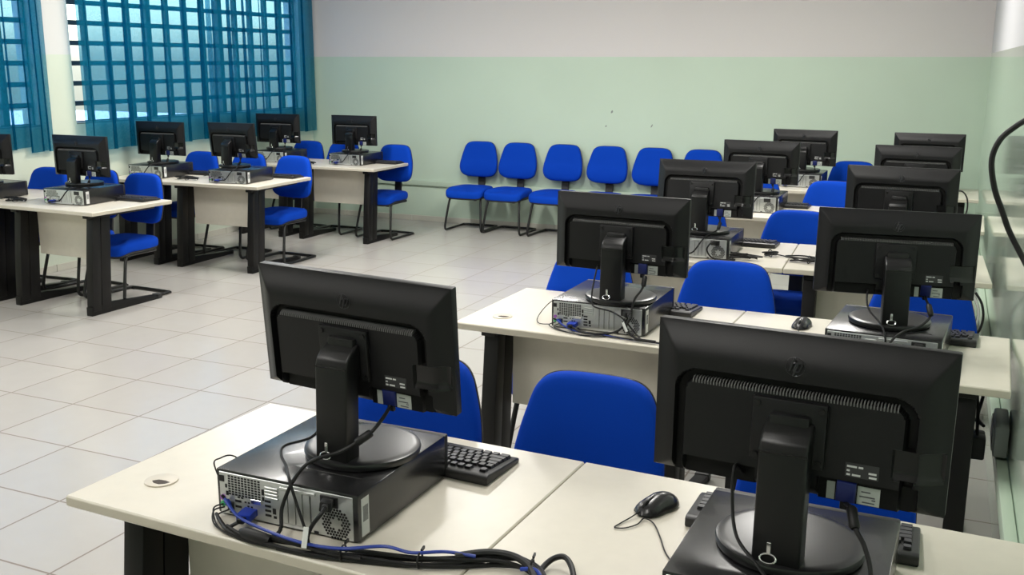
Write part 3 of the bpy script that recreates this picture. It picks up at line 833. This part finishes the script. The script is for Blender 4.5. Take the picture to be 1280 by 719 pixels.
# ------------------------------------------------------------------ cables
def cable(name, label, cat, pts, r, m, group=None, plugs=(), ferrite=None, smooth=8, n=8):
    o = Vector(pts[0]); t = thing(name, label, cat, o, 0, group)
    P = [Vector(p)-o for p in pts]
    b = MB(); b.tube(P, r, m, n, smooth); b.build('cord', t)
    C = catmull(P, smooth)
    for (end, ln, w, h, pm) in plugs:
        a, d = (C[0], (C[1]-C[0]).normalized()) if end == 0 else (C[-1], (C[-2]-C[-1]).normalized())
        z = d; x = Vector((1, 0, 0)); x = (x-z*x.dot(z)).normalized(); y = z.cross(x)
        M = Matrix.Translation(a) @ Matrix((x, y, z)).transposed().to_4x4()
        b = MB(); b.box((-w/2, -h/2, -.004), (w/2, h/2, ln), pm, bev=.003, M=M)
        b.box((-w/4, -h/3, ln-.002), (w/4, h/3, ln+.016), CORD if pm is not CORD else SHELL, bev=.003, M=M); b.build('plug', t)
    if ferrite is not None:
        i = int(ferrite*(len(C)-3)); q = C[i:i+5] if len(C) > i+5 else C[-5:]
        a, d = q[0], q[-1]; mid = (a+d)/2; dd = (d-a).normalized()*.021
        b = MB(); b.tube([mid-dd, mid-dd*.8, mid+dd*.8, mid+dd], [.007, .0095, .0095, .007], CORD, 10); b.build('ferrite_bead', t)
    return t
def local(base, yaw, p):
    c, s = math.cos(yaw), math.sin(yaw)
    return (base[0]+c*p[0]-s*p[1], base[1]+s*p[0]+c*p[1], base[2]+p[2])
VG = 'video cables'; PG = 'power cords'
VGA = (0, .035, .034, .016, PORTDARK)
def port(key, u=.692, v=.985, y=-.024):
    base, yaw, lz, tilt = MON[key]
    x, z = (u-.5)*MW, (.5-v)*MH
    return local(base, yaw, (x, -.02+y*math.cos(tilt)-z*math.sin(tilt)*-1*-1, lz+z*math.cos(tilt)+y*math.sin(tilt)))
def vplug(key):
    # the blue plug pushed up into the monitor's underside
    p = port(key); return p
def pcr(key, u, v, out=.01):
    x, y, rz = PCB[key]; return local((x, y, TOP), rz, (-PW/2+u*PW, -.002-out, PH*(1-v)))
zd = TOP+.008
def vid(key, label, mid, end_v=True):
    p = port(key); up = (p[0], p[1], p[2]+.036)
    pts = [up, p]+mid+[pcr(key, .27, .80, .045), pcr(key, .25, .79, .006)]
    return cable('video_cable', label, 'cable', pts, .0042, CORD, VG, (VGA, (1, .034, .034, .018, PORTBLUE)), .24 if len(mid) > 3 else .3)
vid('R1a', 'black video cable with blue plugs, front aisle side monitor, draped over its computer', [(-1.132, 1.79, .965), (-1.150, 1.77, .945), (-1.19, 1.735, .918), (-1.235, 1.69, .905), (-1.262, 1.662, .868), (-1.280, 1.640, .81), (-1.272, 1.615, .765), (-1.32, 1.595, zd), (-1.40, 1.60, zd)])
vid('R1b', 'black video cable with blue plug and bead, large front monitor by the right wall', [(-.132, 1.745, .985), (-.120, 1.715, .962), (-.100, 1.69, .94), (-.085, 1.655, .90), (-.09, 1.61, .82), (-.16, 1.575, .76), (-.27, 1.57, .76)])
vid('R2a', 'black video cable with blue plugs on the second row aisle side computer', [(-1.065, 3.575, .955), (-1.068, 3.555, .92), (-1.088, 3.535, .885), (-1.100, 3.515, .83), (-1.14, 3.49, .765), (-1.25, 3.475, zd)])
vid('R2b', 'black video cable with bead on the second row computer by the right wall', [(-.075, 3.56, .95), (-.070, 3.545, .92), (-.10, 3.51, .893), (-.15, 3.48, .875), (-.182, 3.465, .84), (-.20, 3.46, .78)])
def pcord(key, label, mid, u0=.34, v0=.93):
    p = port(key, u0, v0, -.014)
    return cable('monitor_power_cord', label, 'cord', [p]+mid, .0033, CORD, PG)
pcord('R1a', 'thin black power cord behind the stand of the front aisle side monitor', [(-1.300, 1.845, .95), (-1.335, 1.835, .895), (-1.378, 1.79, .882), (-1.365, 1.755, .874), (-1.325, 1.72, .866), (-1.276, 1.664, .866), (-1.252, 1.648, .835), (-1.212, 1.628, .775), (-1.17, 1.60, zd), (-1.08, 1.605, zd)])
pcord('R1b', 'black power cord crossing the stand base of the large front monitor', [(-.342, 1.765, 1.02), (-.338, 1.74, .955), (-.318, 1.70, .91), (-.27, 1.655, .885), (-.235, 1.625, .855), (-.22, 1.60, .78), (-.25, 1.57, .755)])
pcord('R2a', 'thin black power cord over the second row aisle side computer', [(-1.262, 3.59, .965), (-1.262, 3.555, .91), (-1.255, 3.525, .868), (-1.238, 3.512, .845), (-1.17, 3.505, .835), (-1.12, 3.495, .815), (-1.075, 3.485, .775), (-1.04, 3.47, .75)])
pcord('R2b', 'thin black power cord left of the stand, second row by the right wall', [(-.277, 3.60, .955), (-.265, 3.575, .92), (-.228, 3.54, .89), (-.205, 3.49, .868), (-.195, 3.475, .82), (-.19, 3.46, .76)])
def mains(key, label, pts):
    return cable('computer_power_cord', label, 'cord', [pcr(key, .81, .22, .005)]+pts, .0045, CORD, 'computer power cords', ((0, .045, .026, .022, CORD),))
mains('R1a', 'black power cord with moulded plug in the front aisle side computer', [(-1.150, 1.605, .84), (-1.172, 1.592, .805), (-1.178, 1.588, .772), (-1.15, 1.592, .756), (-1.06, 1.605, .754)])
mains('R2a', 'black power cord with moulded plug in the second row aisle side computer', [(-1.085, 3.47, .83), (-1.095, 3.462, .79), (-1.06, 3.458, .757), (-.98, 3.456, .752)])
mains('R3a', 'black power cord curving from the third row aisle side computer', [(-1.17, 5.10, .84), (-1.19, 5.095, .80), (-1.15, 5.10, .757), (-1.05, 5.14, .752)])
mains('R2b', 'black power cord with moulded plug in the second row right side computer', [(-.085, 3.435, .83), (-.09, 3.43, .78), (-.12, 3.43, .755), (-.2, 3.44, .752)])
# white tag on the front computer's power cord
b = MB(); b.box((-.006, -.0012, -.022), (.006, .0012, .022), WHITEP, bev=.0008, seg=1); tag(b.build('cable_tag', loc=(-1.178, 1.579, .788), rot=(-.25, .06, .2)), 'small white cable tag hanging on the front computer power cord', 'tag')
b = MB(); b.box((-.005, -.0012, -.019), (.005, .0012, .019), WHITEP, bev=.0008, seg=1); tag(b.build('cable_tag', loc=(-1.098, 3.452, .795), rot=(-.3, -.5, .2)), 'small white cable tag hanging on the second row computer power cord', 'tag')
# network cords
NG = 'blue network cords'
netp = [(-1.395, 1.632, .770), (-1.316, 1.604, .772), (-1.225, 1.588, .771), (-1.157, 1.586, .771), (-1.09, 1.592, .776), (-1.02, 1.632, .777), (-.96, 1.640, .772), (-.90, 1.672, .772), (-.84, 1.690, .766)]
cable('network_cord', 'blue network cord along the front edge of the front desk', 'cord', [pcr('R1a', .105, .74, .004), (-1.452, 1.66, .788)]+netp, .0036, CORDBLUE, NG, ((0, .018, .012, .010, CORDBLUE),))
cable('network_cord', 'blue network cord along the second row aisle side desk', 'cord', [pcr('R2a', .105, .74, .004), (-1.39, 3.515, .775), (-1.32, 3.497, .748), (-1.17, 3.478, .746), (-1.06, 3.468, .746), (-.95, 3.462, .746), (-.86, 3.46, .746)], .0036, CORDBLUE, NG, ((0, .018, .012, .010, CORDBLUE),))
# front bundle: black cords lying along the front edge
BG = 'black cords of the front desk bundle'
base = [(-1.463, 1.650, 0), (-1.40, 1.605, 0), (-1.336, 1.592, 0), (-1.25, 1.590, 0), (-1.158, 1.598, 0), (-1.073, 1.615, 0), (-.95, 1.642, 0), (-.865, 1.680, 0), (-.806, 1.715, 0), (-.753, 1.722, 0), (-.703, 1.690, 0), (-.66, 1.63, 0)]
rnd = random.Random(11)
for k in range(7):
    ph, am = rnd.random()*6, .010
    pts = []
    for i, (x, y, _) in enumerate(base):
        a = ph+i*.55
        taper = 1 if i > 1 else .5
        pts.append((x+.004*math.sin(a*1.7), y+am*math.cos(a+k)*taper, TOP+.0055+.0085*(1+math.sin(a+k*1.3))*.9))
    cable('bundled_cord', 'black cord in the thick cable bundle along the front desk edge', 'cord', pts[(0, 0, 1, 2, 2, 0, 3)[k]:], (.0040, .0045, .0040, .005, .0048, .0026, .0042)[k], CORD, BG, n=7)
for k, pts in enumerate(([pcr('R1a', .06, .80, .003), (-1.482, 1.655, .757), (-1.455, 1.622, .746), (-1.40, 1.598, .745), (-1.36, 1.598, .748)], [pcr('R1a', .05, .74, .003), (-1.478, 1.650, .765), (-1.44, 1.615, .747), (-1.385, 1.592, .745), (-1.34, 1.592, .748)], [pcr('R1a', .09, .84, .003), (-1.468, 1.648, .75), (-1.42, 1.618, .746), (-1.37, 1.605, .747), (-1.32, 1.60, .75)])):
    cable('peripheral_cord', 'thin black cord curling from the left rear corner of the front aisle side computer', 'cord', pts, .0020, CORD, 'thin cords at the front computer corner', n=6)
cable('peripheral_cord', 'thin black cord looping past the left side of the front aisle side computer', 'cord', [(-1.494, 1.690, .825), (-1.508, 1.695, .852), (-1.510, 1.715, .855), (-1.503, 1.76, .845), (-1.50, 1.85, .76), (-1.49, 1.98, .745)], .0018, CORD, n=6)
for (x, y, lb) in ((-1.105, 1.607, 'nearest the computer'), (-.945, 1.645, 'in the middle of the bundle'), (-.725, 1.712, 'near the desk seam end')):
    b = MB(); b.tube([(0, .0175*math.cos(a*PI/8), .0165+.0155*math.sin(a*PI/8)) for a in range(16)], .0022, CORD, 6, closed=True)
    b.box((-.002, .012, .028), (.002, .03, .034), CORD)
    tag(b.build('cable_tie', loc=(x, y, TOP), rot=(0, 0, .2)), 'black cable tie round the front desk bundle, '+lb, 'tie', 'cable ties on the front bundle')
# thicker corrugated sleeve at the end of the bundle and a looped cord
cable('cable_sleeve', 'ribbed black cable sleeve at the seam end of the front desk bundle', 'sleeve', [(-.88, 1.676, .765), (-.83, 1.71, .768), (-.785, 1.725, .766), (-.745, 1.715, .764), (-.715, 1.69, .760), (-.69, 1.65, .757)], .0075, SHELL)
cable('looped_cord', 'thick black cord looped on the front desk beside the bundle end', 'cord', [(-.703, 1.685, .750), (-.708, 1.73, .752), (-.698, 1.762, .758), (-.676, 1.766, .764), (-.652, 1.742, .760), (-.630, 1.70, .752), (-.605, 1.64, .748)], .0060, CORD)
cable('network_cord', 'short blue network cord end beside the looped cord on the front desk', 'cord', [(-.742, 1.695, .757), (-.715, 1.694, .763), (-.695, 1.680, .762), (-.68, 1.65, .752), (-.66, 1.60, .747)], .0045, CORDBLUE, NG)
b = MB(); b.tube([(-1.36, 1.598, .757), (-1.345, 1.594, .757), (-1.29, 1.588, .757), (-1.275, 1.588, .757)], [.007, .0135, .0135, .008], CORD, 12); tag(b.build('ferrite_choke'), 'fat black ferrite choke on the bundle below the blue plug, front desk', 'choke')
# second row cords
for k, pts in enumerate(([pcr('R2a', .05, .80, .003), (-1.43, 3.53, .747), (-1.35, 3.475, .745), (-1.25, 3.458, .745), (-1.19, 3.475, .746), (-1.12, 3.465, .746)], [pcr('R2a', .09, .84, .003), (-1.40, 3.51, .747), (-1.30, 3.462, .744), (-1.21, 3.452, .744), (-1.17, 3.49, .745), (-1.2, 3.51, .746)], [pcr('R2a', .30, .93, .003), (-1.28, 3.50, .746), (-1.20, 3.485, .747), (-1.10, 3.47, .747), (-1.0, 3.462, .747), (-.88, 3.46, .747)])):
    cable('peripheral_cord', ('thin black cord curving in front of the second row aisle side computer, outermost', 'thin black cord curling back to the second row aisle side computer, innermost loop', 'black cord running right from the second row aisle side computer')[k], 'cord', pts, (.0019, .0019, .0035)[k], CORD, n=6)
cable('peripheral_cord', 'thin black cord looping out left of the second row aisle side computer', 'cord', [(-1.428, 3.53, .752), (-1.475, 3.545, .746), (-1.51, 3.60, .747), (-1.52, 3.68, .765), (-1.49, 3.72, .80), (-1.43, 3.74, .815)], .0018, CORD, n=6)
cable('peripheral_cord', 'thin black mouse cord looping on the front desk', 'cord', [(-.608, 2.060, .752), (-.622, 2.035, .745), (-.634, 2.005, .743), (-.640, 1.978, .743), (-.618, 1.985, .743), (-.598, 2.012, .744), (-.592, 2.045, .745), (-.566, 2.03, .744), (-.536, 1.976, .743), (-.505, 1.91, .743), (-.47, 1.86, .743)], .0016, CORD, n=6)
cable('peripheral_cord', 'thin mouse cord on the second row desk', 'cord', [(-.538, 3.885, .752), (-.53, 3.85, .744), (-.48, 3.82, .743), (-.43, 3.80, .743)], .0016, CORD, n=6)
# third row coils
def coil(x, y, rz, label, ln=.2, seed=1, r=.0042, nl=4):
    rn = random.Random(seed); t = thing('coiled_cord', label, 'cord', (x, y, TOP), rz, 'coiled cords on the desks')
    pts = []
    for k in range(nl*10):
        a = 2*PI*k/10; w = .5+.12*math.sin(k*1.1)
        pts.append((ln*w*math.cos(a)+rn.uniform(-.006, .006), .026*math.sin(a)+rn.uniform(-.006, .006), .008+.006*(k/10)+.004*math.sin(k)))
    b = MB(); b.tube(pts, r, CORD, 6, 3); b.build('cord', t)
    b = MB(); b.tube([(0, .031*math.cos(a*PI/6), .018+.019*math.sin(a*PI/6)) for a in range(12)], .003, SHELL, 6, closed=True); b.build('tie_wrap', t)
coil(-1.08, 5.215, .08, 'tied coil of black cord in front of the third row aisle side computer', .24, 2)
coil(-.915, 5.375, .5, 'small upright loop of black cord at the end of the third row coil', .07, 3, nl=3)
coil(-.70, 5.27, -.1, 'tied coil of black cord on the third row desk beside the right side monitor', .2, 4)
cable('connecting_cord', 'black cord stretched between the two coils on the third row desk', 'cord', [(-.90, 5.40, .752), (-.86, 5.39, .748), (-.81, 5.36, .746), (-.77, 5.31, .748)], .0035, CORD)
coil(-6.33, 5.21, .1, 'tied coil of black cord between the computers of the nearest window side desks', .16, 5)
coil(-6.16, 6.82, .1, 'tied coil of black cord between the computers of the middle window side desks', .2, 6)
coil(-6.09, 8.40, .0, 'tied coil of black cord between the computers of the desks nearest the back wall', .26, 7)
# generic cables for the remaining stations
STN = {'R3a': 'third row aisle side', 'R4a': 'fourth row aisle side', 'R5a': 'last row aisle side', 'R3b': 'third row right wall side', 'L1b': 'nearest window side desk', 'L2a': 'middle window side desks, nearer the window,', 'L2b': 'middle window side desks, nearer the aisle,', 'L3a': 'window side desk by the curtain corner,', 'L3b': 'desk nearest the back wall, aisle end,'}
for key, nm in STN.items():
    p = port(key); x, y, rz = PCB[key]
    q = lambda lx, ly, lz: local((x, y, TOP), rz, (lx, ly, lz))
    if key in ('R3b',): continue
    mid = [(p[0]+.005, p[1]-.015, p[2]-.04), (p[0]-.005, p[1]-.04, p[2]-.07)]
    c2 = q(.07, .02, PH+.012); c3 = q(.05, -.022, PH-.01); c4 = q(.01, -.05, .04); c5 = q(-.04, -.05, .03)
    vid(key, 'black video cable with blue plug, %s monitor' % nm, mid+[c2, c3, c4, c5])
# cables hanging at the wall end of the third row
for k, (dx, dz, r, m, lb) in enumerate(((0, 0, .006, CORD, 'black cord hanging in a curve at the wall end of the third row desk'), (-.02, .01, .0045, CORDGREY, 'pale grey cord hanging at the wall end of the third row desk'), (-.032, .015, .0035, TRUNK, 'pale green cord hanging at the wall end of the third row desk'))):
    cable('hanging_cord', lb, 'cord', [(.085+dx, 5.06, .705), (.115+dx, 5.05, .66), (.128+dx, 5.05, .60+dz), (.122+dx, 5.06, .54+dz), (.10+dx, 5.08, .48), (.08+dx, 5.10, .40)], r, m, 'cords hanging at the third row wall end')
for k, (dx, r) in enumerate(((0, .006), (-.03, .005))):
    cable('hanging_cord', ('thick black cord dropping behind the second row desk end to the outlet box', 'thinner black cord dropping behind the second row desk end to the outlet box')[k], 'cord', [(.14+dx, 4.02, .70), (.145+dx, 4.0, .62), (.125+dx, 3.92, .54), (.115+dx*.5, 3.84, .50), (.135, 3.78, .49)], r, CORD, 'cords at the outlet box')
cable('monitor_power_cord', 'black cord arching beside the fourth row monitor by the right wall', 'cord', [(-.06, 6.99, .95), (-.02, 6.96, .955), (.01, 6.95, .92), (.02, 6.95, .86), (.01, 6.95, .80), (-.02, 6.95, .75)], .005, CORD, PG)

# ------------------------------------------------------------------ daylight
w = bpy.data.worlds.new('sky'); scene.world = w; w.use_nodes = True
nt = w.node_tree; bg = nt.nodes['Background']
sky = nt.nodes.new('ShaderNodeTexSky'); sky.sky_type = 'NISHITA'; sky.sun_disc = False
sky.sun_elevation = math.radians(48); sky.sun_rotation = math.radians(120); sky.air_density = 1.2; sky.dust_density = 2.5
nt.links.new(sky.outputs[0], bg.inputs[0]); bg.inputs[1].default_value = 1.0

# ------------------------------------------------------------------ camera
F, PITCH, ROLL, YAW, HC = 1263.155, .220091, .002273, -.422872, 1.74867
cy, sy = math.cos(YAW), math.sin(YAW); cp, sp = math.cos(PITCH), math.sin(PITCH); cr, sr = math.cos(ROLL), math.sin(ROLL)
f0 = Vector((sy, cy, 0)); r0 = Vector((cy, -sy, 0)); u0 = Vector((0, 0, 1))
fw = f0*cp-u0*sp; up = u0*cp+f0*sp
rt = r0*cr+up*sr; up2 = up*cr-r0*sr
cam = bpy.data.cameras.new('camera'); cam.sensor_width = 36; cam.lens = F/1280*36; cam.clip_start = .05
co = bpy.data.objects.new('camera', cam); COL.objects.link(co)
M = Matrix((rt, up2, -fw)).transposed().to_4x4(); M.translation = (0, 0, HC)
co.matrix_world = M
scene.camera = co
cam.dof.use_dof = False

vs = scene.view_settings
scene.display_settings.display_device = 'sRGB'
vs.view_transform = 'Standard'; vs.look = 'None'; vs.gamma = 1; vs.use_curve_mapping = False
vs.exposure = 0.1
scene.cycles.use_denoising = True
scene.cycles.max_bounces = 8; scene.cycles.transparent_max_bounces = 16
scene.cycles.caustics_reflective = False; scene.cycles.caustics_refractive = False
scene.cycles.sample_clamp_indirect = 6
